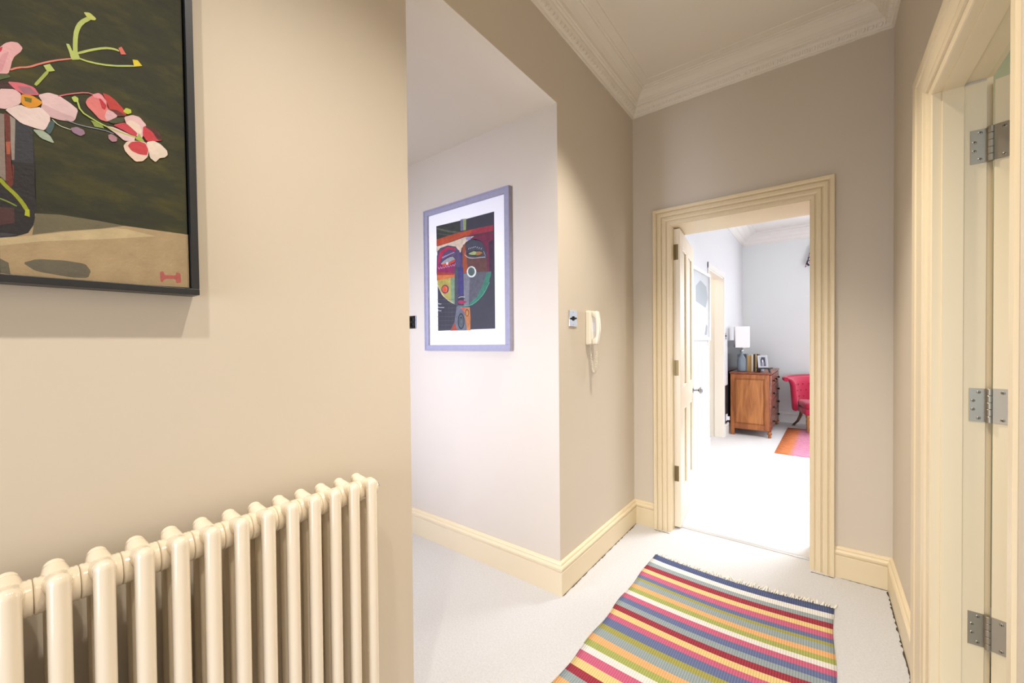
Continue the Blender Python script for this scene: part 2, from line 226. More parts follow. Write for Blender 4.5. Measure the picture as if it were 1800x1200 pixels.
tag(obj('trim_4', bm, TRIM), 'cream architrave around the right-hand doorway', 'trim', kind='structure')
XR0, XR1 = 0.299, 0.393
boxes('trim_5', TRIM, [(XR0, .346, y1-.005, y1+.02, 0, h2), (.346, XR1, y1+.001, y1+.02, 0, h2),
                       (XR0, .346, y0-.02, y0+.005, 0, h2), (.346, XR1, y0-.02, y0-.004, 0, h2),
                       (XR0, .346, y0, y1, h2-.002, h2+.015), (.346, XR1, y0, y1, h2+.006, h2+.015)], label='cream rebated door lining of the right-hand doorway', cat='trim', bevel=.0012)
bm = bmesh.new()
sweep(bm, [(XR1,y0,0),(XR1,y0,h2),(XR1,y1,h2),(XR1,y1,0)], [(0,-1,0),(0,-1,1),(0,1,1),(0,1,0)], (1,0,0), [(0.008,0),(.012,.014),(.05,.018),(.09,.026),(.1,.026),(.1,0)])
tag(obj('trim_6', bm, TRIM), 'cream architrave on the far side of the right-hand doorway', 'trim', kind='structure')

SK = [(0,0),(.020,0),(.021,.118),(.017,.121),(.017,.124),(.023,.130),(.024,.140),(.019,.147),(.014,.150),(.015,.155),(.012,.162),(.004,.166),(0,.166)]
def skirting(name, path, m, label, sc=1.0):
    bm = bmesh.new(); p3 = [(x, y, 0) for x, y in path]
    sweep(bm, p3, path_miters(path), (0,0,1), [(u*sc, t*sc) for u, t in SK])
    return tag(obj(name, bm, m), label, 'skirting', kind='structure')
skirting('baseboard_left', [(-3.2,1.77),(WX0,1.77),(WX0,WY),(-.907,WY)], TRIM, 'cream moulded skirting around the left corner')
skirting('baseboard_right', [(.062,WY),(WX1,WY),(WX1,2.035)], TRIM, 'cream moulded skirting in the right corner')
skirting('baseboard_left', [(WX0,-1.65),(WX0,.836),(-1.175,.836)], TRIM, 'cream skirting behind the radiator')
# ragged dark strips along the skirting: dirt and painted carpet edge shadow
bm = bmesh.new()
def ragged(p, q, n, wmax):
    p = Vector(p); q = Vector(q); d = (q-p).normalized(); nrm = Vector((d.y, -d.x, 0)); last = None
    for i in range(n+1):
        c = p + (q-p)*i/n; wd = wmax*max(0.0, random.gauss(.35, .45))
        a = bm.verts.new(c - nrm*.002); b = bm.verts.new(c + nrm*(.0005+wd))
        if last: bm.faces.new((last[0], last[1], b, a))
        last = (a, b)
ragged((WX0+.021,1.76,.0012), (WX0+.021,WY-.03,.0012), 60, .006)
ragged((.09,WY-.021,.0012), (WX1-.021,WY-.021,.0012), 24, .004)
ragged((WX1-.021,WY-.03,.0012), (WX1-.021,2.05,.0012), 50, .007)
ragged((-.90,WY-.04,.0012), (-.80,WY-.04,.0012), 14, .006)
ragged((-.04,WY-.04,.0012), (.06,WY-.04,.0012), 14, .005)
tag(obj('carpet_edge_dirt_shadow', bm, DIRT_SHADOW), 'dark line of dirt and painted shadow where the carpet meets the skirting', 'dirt_shadow', kind='stuff')

CZ = 2.853
CO = [(0,0),(.010,0),(.012,.006),(.010,.010),(.018,.016),(.034,.034),(.040,.046),(.040,.054),(.052,.056),(.054,.062),(.060,.064),(.064,.082),(.080,.104),(.100,.116),(.108,.118),(.110,.124),(.120,.125),(.122,.130),(.166,.132),(.168,.137),(0,.137)]
cp = [(WX0,-1.65),(WX0,WY),(WX1,WY),(WX1,-1.65)]
bm = bmesh.new(); sweep(bm, [(x,y,CZ) for x,y in cp], path_miters(cp), (0,0,1), CO)
cornice = tag(obj('trim_7', bm, CEIL), 'white plaster cornice with egg and dart band', 'cornice', kind='structure')
def egg(bm, c, along, s=1.0):
    """an egg between two darts, low relief on the sloping band"""
    al = Vector(along); nrm = Vector((al.y, -al.x, 0)); dn = Vector((0,0,-1)); slope = (nrm*.75 + Vector((0,0,1))*.66).normalized(); outw = (nrm*.66 - Vector((0,0,1))*.75)
    n = 8; top = bm.verts.new(Vector(c)+outw*.012); ring = []
    for i in range(n):
        a = 2*math.pi*i/n; ring.append(bm.verts.new(Vector(c)+al*.010*math.cos(a)*s+slope*.013*math.sin(a)))
    for i in range(n): bm.faces.new((ring[i], ring[(i+1)%n], top)).smooth = True
    b = Vector(c)+al*.0165
    v = [bm.verts.new(b+slope*.013), bm.verts.new(b-slope*.012+al*.003), bm.verts.new(b-slope*.012-al*.003), bm.verts.new(b+outw*.008)]
    for q in ((0,1,3),(1,2,3),(2,0,3)): bm.faces.new([v[i] for i in q])
bm = bmesh.new()
o_ = .026
y = -1.0
while y < WY-.04: egg(bm, (WX0+o_, y, CZ+.025), (0,1,0)); y += .034
x = WX0+.04
while x < WX1-.04: egg(bm, (x, WY-o_, CZ+.025), (1,0,0)); x += .034
y = WY-.04
while y > -1.0: egg(bm, (WX1-o_, y, CZ+.025), (0,-1,0)); y -= .034
e = obj('egg_and_dart', bm, CEIL, cornice); e['kind'] = 'stuff'

# bedroom beyond
FX, FY = -1.03, 7.7
boxes('wall_left', FARWHITE, [(-1.13,FX,2.96,3.13,0,3.2), (-1.13,FX,3.13,5.09,0,3.2), (-1.13,FX,6.0,FY,0,3.2), (-1.13,FX,5.09,6.0,2.13,3.2)], label='bright white left wall of the bedroom', cat='wall')
boxes('wall_front', FARW, [(-2.3,3.0,FY,FY+.1,0,3.2)], label='pale blue-grey back wall of the bedroom', cat='wall')
boxes('wall_back', FARWHITE, [(-1.13,-.90,2.961,3.13,0,3.2), (-.04,3.0,2.961,3.13,0,3.2), (-.90,-.04,2.961,3.13,2.09,3.2)], label='bedroom side of the end wall', cat='wall')
boxes('wall_right', FARWHITE, [(3.0,3.1,-1.7,FY+.1,0,3.2)], label='right wall of the bedroom', cat='wall')
boxes('ceiling', FARTRIM, [(-2.3,3.1,2.955,FY+.1,3.02,3.2)], label='white bedroom ceiling', cat='ceiling')
boxes('wall_left', CREAMW, [(-2.3,-1.131,6.0,6.1,0,2.6), (-2.3,-1.131,4.99,5.09,0,2.6), (-2.35,-2.25,4.99,6.1,0,2.6), (-2.3,-1.131,4.99,6.1,2.5,2.6)], label='cream lobby walls behind the bedroom opening', cat='wall')
boxes('trim_8', CREAMW, [(-1.135,FX+.004,5.985,6.0,0,2.13), (-1.135,FX+.004,5.09,6.0,2.115,2.135)], label='cream lining of the bedroom opening', cat='trim')
boxes('trim_9', FARTRIM, [(FX,FX+.012,6.0,6.04,0,2.2), (FX,FX+.012,5.05,5.09,0,2.2), (FX,FX+.014,5.05,6.04,2.13,2.2)], label='white flat architrave of the bedroom opening', cat='trim', bevel=.002)
cp = [(FX,3.13),(FX,FY),(3.0,FY)]
FC = [(0,0),(.012,0),(.014,.012),(.03,.02),(.05,.05),(.06,.06),(.07,.062),(.10,.10),(.15,.13),(.16,.14),(.22,.145),(.22,.165),(0,.165)]
bm = bmesh.new(); sweep(bm, [(x,y,2.86) for x,y in cp], path_miters(cp), (0,0,1), FC)
tag(obj('trim_10', bm, FARTRIM), 'white cornice of the bedroom', 'cornice', kind='structure')
skirting('baseboard_front', [(FX,6.04),(FX,FY),(2.9,FY)], FARTRIM, 'white skirting along the bedroom back wall')
skirting('baseboard_left', [(FX,3.14),(FX,5.05)], FARTRIM, 'white skirting beside the bedroom opening', 1.25)
# bedroom window behind the valance
win = thing('window_1', (0.75, FY-.001, 1.65), 'white sash window in the bedroom back wall', 'window', kind='structure')
bm = bmesh.new()
for b in ((-.75,-.66,-.03,0,-.85,.85),(.66,.75,-.03,0,-.85,.85),(-.66,.66,-.03,0,.77,.85),(-.66,.66,-.04,0,-.85,-.77),(-.66,.66,-.03,0,-.03,.03),(-.02,.02,-.025,0,-.77,.77)): box(bm, *b)
obj('window_frame', bm, FARTRIM, win, bevel=.003)
for xx in (-.34, .34):
    for zz in (-.4, .4):
        bm = bmesh.new(); box(bm, xx-.319, xx+.319, -.012, -.008, zz-.37, zz+.37)
        obj('pane', bm, mat('window_glass_pale', 'dfe9f2', 0.05), win)

# side room seen past the right-hand door
boxes('wall_front', GREEN, [(.393,3.0,2.90,2.955,0,2.9)], label='sage green wall of the side room', cat='wall')
boxes('wall_left', GREEN, [(.3935,.398,-1.6,1.03,0,2.9), (.3935,.398,1.94,2.9,0,2.9), (.3935,.398,1.03,1.94,2.17,2.9)], label='sage green wall beside the right-hand doorway', cat='wall')
boxes('ceiling', CEIL, [(.3,3.0,-1.7,2.955,2.9,3.05)], label='ceiling of the side room', cat='ceiling')

# ------------------------------------------------------------------ doors
def screw(parent, loc, axis, r=.0045):
    bm = bmesh.new(); lathe(bm, [(r,0),(r,.0006),(r*.8,.0012),(.0004,.0012)], seg=10, axis='Z')
    box(bm, -r*.12, r*.12, -r*.7, r*.7, .0011, .0014, 1); box(bm, -r*.7, r*.7, -r*.12, r*.12, .0011, .0014, 1)
    o = obj('screw', bm, [CHROME, VOID], parent, loc)
    o.rotation_euler = {'-Y': (R(90),0,0), '+X': (0,R(90),0)}[axis]
    return o
def panel_door(root, W, H, T, mleaf, side):
    """leaf in local coordinates: x along the leaf from the hinge, y thickness 0..-T, z up"""
    st, cols, rows = .105, [(.105,.31),(.40,.615)], [(.22,.80),(.95,1.93)]
    W_ = W
    bm = bmesh.new()
    xs = [0,.105,.31,.40,.615,W]
    for a, b in ((0,.105),(.31,.40),(.615,W)): box(bm, a, b, -T, 0, 0, H)
    for a, b in ((.105,.31),(.40,.615)):
        for c, d in ((0,.22),(.80,.95),(1.93,H)): box(bm, a, b, -T, 0, c, d)
    obj('leaf_frame', bm, mleaf, root, bevel=.0015)
    for a, b in cols:
        for c, d in rows:
            bm = bmesh.new()
            box(bm, a, b, -T+.012, -.012, c, d)
            for s, t in ((-.012, .0), (-T, -T+.012)):
                y_a, y_b = s, t
                box(bm, a, a+.014, y_a, y_b-.003 if t == 0 else y_b, c, d); box(bm, b-.014, b, y_a, y_b-.003 if t == 0 else y_b, c, d)
                box(bm, a+.014, b-.014, y_a, y_b-.003 if t == 0 else y_b, c, c+.014); box(bm, a+.014, b-.014, y_a, y_b-.003 if t == 0 else y_b, d-.014, d)
            o = obj('door_panel', bm, mleaf, root, bevel=.004)
# end door, opened into the bedroom: leaf along +Y-ish, face towards +X
d1 = thing('door_1', (-.7985, 2.872, .012), 'cream panelled door standing open in the end doorway', 'door', kind='structure', rz=R(90+6.5))
panel_door(d1, .715, 2.04, .042, mat('cream_gloss_paint_leaf', 'e9dcc4', 0.3), 1)
for z in (1.83, 1.04, .315):
    bm = bmesh.new(); box(bm, -.0012, .0, -.030, -.002, z, z+.105, 0); box(bm, -.004, .0, -.0115, -.0085, z, z+.105, 0)
    hg = obj('hinge', bm, BRONZE, d1); hg['label'] = 'small tarnished brass hinge leaf'
for s in (0, -.042):
    bm = bmesh.new(); sg = 1 if s else -1
    prof = [(.024,0),(.024,.004),(.012,.007),(.009,.02),(.009,.038),(.016,.044),(.026,.052),(.028,.060),(.024,.068),(.012,.073),(.001,.074)]
    lathe(bm, [(r, s - sg*hh) if s else (r, hh) for r, hh in prof], (0,0,0), 20, 'Y')
    o = obj('door_knob', bm, mat('chrome_knob', '9a9ca0', .12, 1.0), d1, (.655, 0, .875)); o['label'] = 'polished chrome door knob'
# right-hand door, folded back into the side room
phi = R(20)
d2 = thing('door_2', (.405, 1.808, .012), 'cream door with three steel hinges folded back in the right-hand doorway', 'door', kind='structure', rz=R(70))
panel_door(d2, .66, 2.028, .042, TRIM, 1)
for z0 in (1.807, 1.033, .352):
    hg = thing('hinge', (0,0,0), 'brushed steel butt hinge', None); del hg['label']
    hg.parent = d2
    # local frame of d2: undo the rotation so that the lining leaf stays square with the lining
    hg.location = (0,0,z0-.012)
    bm = bmesh.new(); box(bm, -.0022, 0, -.0395, -.0005, 0, .102); o = obj('door_hinge_leaf', bm, CHROME, hg)
    for yy, zz in ((-.020,.010),(-.033,.037),(-.033,.063),(-.020,.090)):
        s_ = screw(hg, (-.0024, yy, zz), '-Y', .0048); s_.rotation_euler = (0,R(-90),0)
    inv = Matrix.Rotation(-R(70), 4, 'Z')
    def loc(x, y, z): return inv @ Vector((x-.405, y-1.808, z))
    bm = bmesh.new(); box(bm, -.0335, 0, 0, .0018, 0, .100)
    o = obj('lining_hinge_leaf', bm, CHROME, hg, loc(.3925,1.8148,0)); o.rotation_euler = (0,0,-R(70))
    for xx, zz in ((.3785,.011),(.3670,.037),(.3670,.063),(.3785,.089)):
        s_ = screw(hg, loc(xx,1.8148,zz), '-Y', .0048); s_.rotation_mode = 'QUATERNION'
        s_.rotation_quaternion = (Matrix.Rotation(-R(70),3,'Z') @ Matrix.Rotation(R(90),3,'X')).to_quaternion()
    for cx_, yy_ in ((.3985, 1.8085),):
        for k_ in range(5):
            bm = bmesh.new(); z_a = k_*.0205-.001
            lathe(bm, [(.0066,z_a+.0002),(.0072,z_a+.0009),(.0072,z_a+.0190),(.0066,z_a+.0197)], (0,0,0), 20, sm=False)
            obj('knuckle', bm, CHROME, hg, loc(cx_, yy_, 0))

# ------------------------------------------------------------------ radiator
RP = mat('cream_enamel', 'e8dac2', 0.18, Coat_Weight=0.4)
RX = (-.9365, -.972, -1.0075); RZ = .8935; PIT = .0497; RB = .15
rad = thing('column_radiator', (-.972, .1, 0), 'tall cream enamelled column radiator fixed to the near left wall', 'radiator')
def sphere_tube(bm, x, z0, z1, r):
    n = 5; prof = [(.0008, z0-r)] + [(r*math.sin(i*math.pi/2/n), z0 - r*math.cos(i*math.pi/2/n)) for i in range(1, n)] + [(r, z0), (r, z1)] + \
        [(r*math.cos(i*math.pi/2/n), z1 + r*math.sin(i*math.pi/2/n)) for i in range(1, n)] + [(.0008, z1+r)]
    lathe(bm, prof, (x, 0, 0), 20)
bm = bmesh.new()
for x in RX: sphere_tube(bm, x+.972, RB, .9170 if x != RX[1] else .905, .0136 if x != RX[1] else .0125)
for zc in (RZ, RB+.028):
    for xa, xb in ((0, RX[0]+.972), (0, RX[2]+.972)):
        n = 8
        tube(bm, [(xa+(xb-xa)*i/n, 0, zc+(.005+.017*(i/n)**.7)*(1 if zc > .5 else -1)) for i in range(n+1)], .017, 16, radii=[.0255-.0112*(i/n)**.6 for i in range(n+1)])
    lathe(bm, [(r*1.24, q) for r, q in [(.0195,-.0247),(.0218,-.0240),(.0224,-.0215),(.0216,-.0190),(.0222,-.0165),(.0214,-.0140),(.0212,-.004),(.0212,.004),(.0214,.0140),(.0222,.0165),(.0216,.0190),(.0224,.0215),(.0218,.0240),(.0195,.0247)]], (0,0,zc), 24, 'Y')
sec0 = obj('radiator_section', bm, RP, rad, (0, .0148-.1, 0))
for k in list(range(-9, 0)) + list(range(1, 13)):
    s = sec0.copy(); COL.objects.link(s); s.parent = rad; s.location = (0, .0148+PIT*k-.1, 0)
yend = .0148+PIT*12+.0248-.1
bm = bmesh.new(); lathe(bm, [(.0195,0),(.021,.002),(.021,.007),(.017,.010),(.001,.010)], (0,yend,RZ), 20, 'Y')
o = obj('end_plug', bm, RP, rad)
bm = bmesh.new(); lathe(bm, [(.0095,0),(.0095,.006),(.006,.007),(.006,.011),(.001,.011)], (0,yend+.010,RZ), 6, 'Y')
o = obj('air_vent', bm, POLISH, rad); o['label'] = 'small chrome bleed valve'
for yy in (yend+.02, .0148-PIT*9-.045-.1):
    bm = bmesh.new(); tube(bm, [(0,yy,0),(0,yy,.1),(0,yy,RB+.02)], .0075, 12); lathe(bm, [(.016,0),(.016,.04),(.01,.045),(.01,.06)], (0,yy,RB-.02), 14)
    obj('valve_tail', bm, POLISH, rad)

# ------------------------------------------------------------------ pictures
def art(name, data, parent, conv, step=.00002, pv=.2, pvs=40, dim=1.0):
    """flat painted shapes, one face each, in paint layers a tenth of a millimetre apart"""
    cols = []; bm = bmesh.new()
    for i, (c, l, wd) in enumerate(data):
        if c not in cols: cols.append(c)
        if wd:      # a brush stroke: a strip of quads along the points
            P = [Vector((l[j], l[j+1])) for j in range(0, len(l), 2)]; last = None
            if len(P) > 2: P = [P[0]] + [a.lerp(b, t) for a, b in zip(P, P[1:]) for t in (.25, .75)] + [P[-1]]
            for q, p in enumerate(P):
                d = (P[min(q+1, len(P)-1)] - P[max(q-1, 0)]); d = d.normalized() if d.length else Vector((1, 0)); hw_ = wd*.5*(.75 if q in (0, len(P)-1) else 1)
                e = [bm.verts.new(conv((p.x+s_*d.y*hw_)*1e-4, (p.y-s_*d.x*hw_)*1e-4, (i+1)*step)) for s_ in (-1, 1)]
                if last: bm.faces.new((last[0], last[1], e[1], e[0])).material_index = cols.index(c)
                last = e
            continue
        P = [(l[j], l[j+1]) for j in range(0, len(l), 2)]
        if len(P) > 4 and max(max(p[k] for p in P)-min(p[k] for p in P) for k in (0, 1)) < 1100:      # soften the corners like a brush edge
            P = [((1-t)*a[0]+t*b[0], (1-t)*a[1]+t*b[1]) for a, b in zip(P, P[1:]+P[:1]) for t in (.14, .86)]
        vs = [bm.verts.new(conv(p[0]*1e-4, p[1]*1e-4, (i+1)*step)) for p in P]
        try: f = bm.faces.new(vs)
        except ValueError: continue
        f.material_index = cols.index(c)
    fs = [f for f in bm.faces if len(f.verts) > 4]
    bmesh.ops.triangulate(bm, faces=fs, ngon_method='EAR_CLIP')
    me = bpy.data.meshes.new(name); bm.to_mesh(me); bm.free()
    for c in cols: me.materials.append(mat('paint_'+c, ''.join('%02x' % int(int(c[q:q+2], 16)*dim) for q in (0, 2, 4)), 0.55, bump=.25, bscale=180, var=pv, vscale=pvs))
    o = bpy.data.objects.new(name, me); COL.objects.link(o); o.parent = parent
    return o
# flower painting on the near wall, hung very slightly out of true
fl = thing('flower_painting', (WX0, .2700, 1.3850), 'dark green painting of pink flowers in a vase in a black frame', 'painting')
fl.rotation_euler = (R(0.35), 0, 0)
W2, H2 = .86, .93
def cv(a, b, d): return (a-.27+0.0, b, d)
bm = bmesh.new()
fw, fd = .0125, .045
box(bm, .002, fd, -W2, 0, 0, fw); box(bm, .002, fd, -W2, 0, H2-fw, H2); box(bm, .002, fd, -fw, 0, fw, H2-fw); box(bm, .002, fd, -W2, -W2+fw, fw, H2-fw)
obj('frame', bm, BLACK, fl, bevel=.0012)
bm = bmesh.new(); box(bm, .002, .006, -W2+fw, -fw, fw, H2-fw); obj('backing', bm, VOID, fl)
cm = mat('dark_olive_paint', '3a3a1e', 0.8, bump=.3, bscale=90)
nt = cm.node_tree; b = nt.nodes['Principled BSDF']
tc = nt.nodes.new('ShaderNodeTexCoord'); mp = nt.nodes.new('ShaderNodeMapping'); mp.inputs['Scale'].default_value = (1, 3.5, 9)
nz = nt.nodes.new('ShaderNodeTexNoise'); nz.inputs['Scale'].default_value = 2.2; nz.inputs['Detail'].default_value = 9; nz.inputs['Roughness'].default_value = .65
cr = nt.nodes.new('ShaderNodeValToRGB'); cr.color_ramp.elements[0].position = .32; cr.color_ramp.elements[0].color = lin('20221a'); cr.color_ramp.elements[1].position = .72; cr.color_ramp.elements[1].color = lin('4c4618')
e_ = cr.color_ramp.elements.new(.5); e_.color = lin('2f301b')
nt.links.new(tc.outputs['Object'], mp.inputs[0]); nt.links.new(mp.outputs[0], nz.inputs['Vector']); nt.links.new(nz.outputs['Fac'], cr.inputs[0]); nt.links.new(cr.outputs[0], b.inputs['Base Color'])
bm = bmesh.new(); box(bm, .006, .035, -W2+.018, -.0155, .018, H2-.018); cvs = obj('canvas', bm, cm, fl)
art('painted_still_life', FLOWER_ART, cvs, lambda u, v, d: (.0351+d, u-.27, v-.005), dim=.9)
# face picture in the side passage
fp = thing('framed_face_picture', (-1.6955, 1.77, 1.2400), 'grey framed pastel of a stylised face with white mount in the side passage', 'picture')
hw, HH = .3515, .902
bm = bmesh.new(); fw = .036
for b in ((-hw,hw,-.027,0,0,fw),(-hw,hw,-.027,0,HH-fw,HH),(-hw,-hw+fw,-.027,0,fw,HH-fw),(hw-fw,hw,-.027,0,fw,HH-fw)): box(bm, *b)
for b in ((-hw,hw,-.030,-.027,0,.010),(-hw,hw,-.030,-.027,HH-.010,HH),(-hw,-hw+.010,-.030,-.027,.01,HH-.01),(hw-.010,hw,-.030,-.027,.01,HH-.01)): box(bm, *b)
obj('frame', bm, mat('lilac_grey_stained_wood', '9a98aa', 0.5, var=.12, vscale=40), fp, bevel=.0015)
bm = bmesh.new(); box(bm, -hw+.03, hw-.03, -.0125, -.002, .03, HH-.03); mnt = obj('mount_board', bm, mat('white_mount_board', 'f4f2f2', 0.7), fp)
bm = bmesh.new(); AW, AH0, AH1 = .2365, .1265, .786
box(bm, -AW-.0025, AW-.0025, -.0128, -.012, AH0, AH1)
a0 = obj('artwork', bm, mat('charcoal_paper', '36353c', 0.6, var=.2, vscale=25), fp)
art('pastel_drawing', FACE_ART, a0, lambda u, v, d: (u-1.95+1.6955, -.0128-d, v+1.36-1.24), .00002, .5, 45, .86)

# ------------------------------------------------------------------ wall fittings
ph = thing('entry_phone', (WX0, 2.062, 1.27), 'cream wall intercom handset on the left corridor wall', 'intercom')
PC = mat('ivory_plastic', 'e9e1cc', 0.3)
bm = bmesh.new(); box(bm, 0, .034, 0, .082, 0, .192); obj('base', bm, PC, ph, bevel=.008)
bm = bmesh.new(); box(bm, .034, .0345, .020, .060, .075, .125); o = obj('label_window', bm, mat('white_plastic', 'eeeef2', 0.3), ph); o['label'] = 'small white label window'
bm = bmesh.new(); n = 14; rows = []
for i in range(n+1):
    t = i/n; z = .004+.184*t; s = math.sin(math.pi*t)
    xo = .066 + .012*s**.8; th = .030 - .013*min(1, s*1.5); xi = xo-th
    if t < .16 or t > .84: xi = .036
    rows.append([bm.verts.new(p) for p in ((xi,.014,z),(xo-.004,.014,z),(xo,.020,z),(xo,.042,z),(xo-.004,.048,z),(xi,.048,z))])
for a, b_ in zip(rows, rows[1:]):
    for i in range(6): bm.faces.new((a[i], a[(i+1)%6], b_[(i+1)%6], b_[i])).smooth = True
bm.faces.new(rows[0][::-1]); bm.faces.new(rows[-1])
obj('handset', bm, mat('ivory_plastic_handset', 'efe8d6', 0.22), ph, bevel=.003)
bm = bmesh.new(); pts = []
P = [Vector((.018,.03,0)), Vector((.018,.032,-.04)), Vector((.022,.036,-.10)), Vector((.030,.038,-.148)), Vector((.040,.038,-.150)), Vector((.050,.034,-.105)), Vector((.055,.031,-.045)), Vector((.056,.03,.006))]
def cat(P, t):
    k = min(int(t), len(P)-2); u = t-k; p0 = P[max(k-1,0)]; p1 = P[k]; p2 = P[k+1]; p3 = P[min(k+2,len(P)-1)]
    return .5*((2*p1)+(-p0+p2)*u+(2*p0-5*p1+4*p2-p3)*u*u+(-p0+3*p1-3*p2+p3)*u**3)
N_ = 420
for i in range(N_+1):
    t = i/N_*(len(P)-1); c = cat(P, t); d = (cat(P, min(t+.01, len(P)-1.0001))-cat(P, max(t-.01,0))).normalized()
    a_ = d.cross(Vector((0,1,0))).normalized(); b_ = d.cross(a_); e_ = min(1, max(0, min(t-.55, len(P)-1-t-.75)*3)); ang = i*2*math.pi/9
    pts.append(c + (a_*math.cos(ang)+b_*math.sin(ang))*.0060*e_)
tube(bm, pts, .0019, 5); obj('coiled_cord', bm, PC, ph)

def switch(name, loc, rz, label, kind):
    s = thing(name, loc, label, 'switch', rz=rz)      # local: x along wall, -y out of the wall
    bm = bmesh.new(); box(bm, -.043, .043, -.006, 0, -.043, .043); obj('plate', bm, POLISH if kind == 'rocker' else mat('smoked_chrome', '60646a', .2, 1.0), s, bevel=.002)
    if kind == 'rocker':
        for xx in (0,):
            bm = bmesh.new(); lathe(bm, [(.012,-.006),(.012,-.010),(.006,-.011),(.0045,-.022),(.003,-.026),(.0005,-.026)], (xx,0,0), 14, 'Y'); obj('toggle', bm, mat('dark_chrome', '3c3e42', 0.15, 1.0), s)
        for zz in (-.033, .033): bm = bmesh.new(); lathe(bm, [(.003,-.006),(.003,-.0068),(.0005,-.0068)], (0,0,zz), 8, 'Y'); obj('screw', bm, POLISH, s)
    else:
        for zz in (.018, -.018):
            bm = bmesh.new(); box(bm, -.016, .016, -.009, -.006, zz-.012, zz+.012); obj('rocker', bm, mat('dark_chrome', '3c3e42', 0.15, 1.0), s, bevel=.001)
    return s
switch('light_switch', (WX0, 1.915, 1.412), R(90), 'chrome toggle light switch left of the entry phone', 'rocker')
switch('light_switch', (-2.205, 1.77, 1.432), 0, 'dark chrome light switch left of the face picture', 'pad')
switch('light_switch', (FX, 6.12, 1.36), R(90), 'chrome light switch past the bedroom opening', 'rocker')

# ------------------------------------------------------------------ striped rug
RC = {'n':'44527c','w':'ece7de','g':'96a4a6','r':'9c2239','y':'ebcb88','p':'cb5f80','b':'64719a','m':'a49f4c','o':'efb074','l':'a7ae5c','k':'5e7078'}
SEQ = 'n w g r y p b m g o l w p b g r y p b m g o l w p y r g o l w p b g'.split()
BY = [2.426,2.368,2.325,2.289,2.245,2.207,2.166,2.135,2.113,2.069,2.035,2.001,1.967,1.930,1.891,1.853,1.815,1.777,1.742,1.692,1.658,1.609,1.566,1.529,1.493,1.447,1.403,1.364,1.321,1.281,1.24,1.20,1.16,1.12,1.08]
rug = thing('striped_rug', (-.37, 1.75, 0), 'flat woven runner with multicoloured stripes on the hallway carpet', 'rug')
def weave(name, hexc):
    m = mat(name, hexc, 0.9)
    nt = m.node_tree; b = nt.nodes['Principled BSDF']; tc = nt.nodes.new('ShaderNodeTexCoord')
    w1 = nt.nodes.new('ShaderNodeTexWave'); w1.bands_direction = 'X'; w1.inputs['Scale'].default_value = 34
    w2 = nt.nodes.new('ShaderNodeTexWave'); w2.bands_direction = 'Y'; w2.inputs['Scale'].default_value = 44
    nt.links.new(tc.outputs['Object'], w1.inputs['Vector']); nt.links.new(tc.outputs['Object'], w2.inputs['Vector'])
    ml = nt.nodes.new('ShaderNodeMath'); ml.operation = 'MULTIPLY'; nt.links.new(w1.outputs['Fac'], ml.inputs[0]); nt.links.new(w2.outputs['Fac'], ml.inputs[1])
    bp = nt.nodes.new('ShaderNodeBump'); bp.inputs['Strength'].default_value = .7; bp.inputs['Distance'].default_value = .002
    nt.links.new(ml.outputs[0], bp.inputs['Height']); nt.links.new(bp.outputs[0], b.inputs['Normal'])
    c = lin(hexc); mx = nt.nodes.new('ShaderNodeMixRGB'); mx.inputs[1].default_value = tuple(v*.74 for v in c[:3])+(1,); mx.inputs[2].default_value = tuple(min(1, v*1.25+.05) for v in c[:3])+(1,)
    nt.links.new(ml.outputs[0], mx.inputs[0]); nt.links.new(mx.outputs[0], b.inputs['Base Color'])
    return m
keys = list(RC)
def redge(y):   # rug side edges
    t = (2.43-y)/1.3
    return (-.787-.014*t+.004*math.sin(y*19), .050-.006*t+.004*math.sin(y*13+1))
NX = 26
def rpt(s, y, dz=0):
    xl, xr = redge(y); x = xl+(xr-xl)*s
    yy = y + .012*s - .030*math.sin(math.pi*s)*(1 if y > 1.6 else .8)
    z = .0045 + .0015*math.sin(7*x+3*y) + .002*math.sin(11*y+4*x)**2
    if y > 2.30: z += .004*math.exp(-((x+.78)/.04)**2)
    return (x+.37, yy-1.75, z+dz)
bm = bmesh.new()
def rrow(y): return [bm.verts.new(rpt(i/NX, y)) for i in range(NX+1)]
prev = rrow(BY[0])
for k in range(len(SEQ)):
    mid = rrow((BY[k]+BY[k+1])/2); nxt = rrow(BY[k+1])
    for a, b_ in ((prev, mid), (mid, nxt)):
        for i in range(NX):
            f = bm.faces.new((a[i], a[i+1], b_[i+1], b_[i])); f.material_index = keys.index(SEQ[k]); f.smooth = True
    prev = nxt
r_o = obj('woven_body', bm, [weave('wool_'+RC[k], RC[k]) for k in keys], rug)
so = r_o.modifiers.new('solid', 'SOLIDIFY'); so.thickness = .004; so.offset = -1
bm = bmesh.new()
for i in range(92):
    s = (i+.5)/92 + random.uniform(-.003,.003); x_, y_, z_ = rpt(s, 2.426)
    lean = random.gauss(.25,.5); ln = random.uniform(.028,.044); p = [Vector((x_, y_-.004, z_))]
    for j in range(1, 5): p.append(Vector((x_+lean*ln*j/4*.8, y_+ln*j/4, .0075+.0055*math.sin(j*1.4+i))))
    tube(bm, p, .002, 5, radii=[.0018,.0026,.0030,.0026,.0010])
fr = obj('fringe', bm, mat('cream_cotton_tassels', 'f0e9da', 0.9), rug); fr['kind'] = 'stuff'

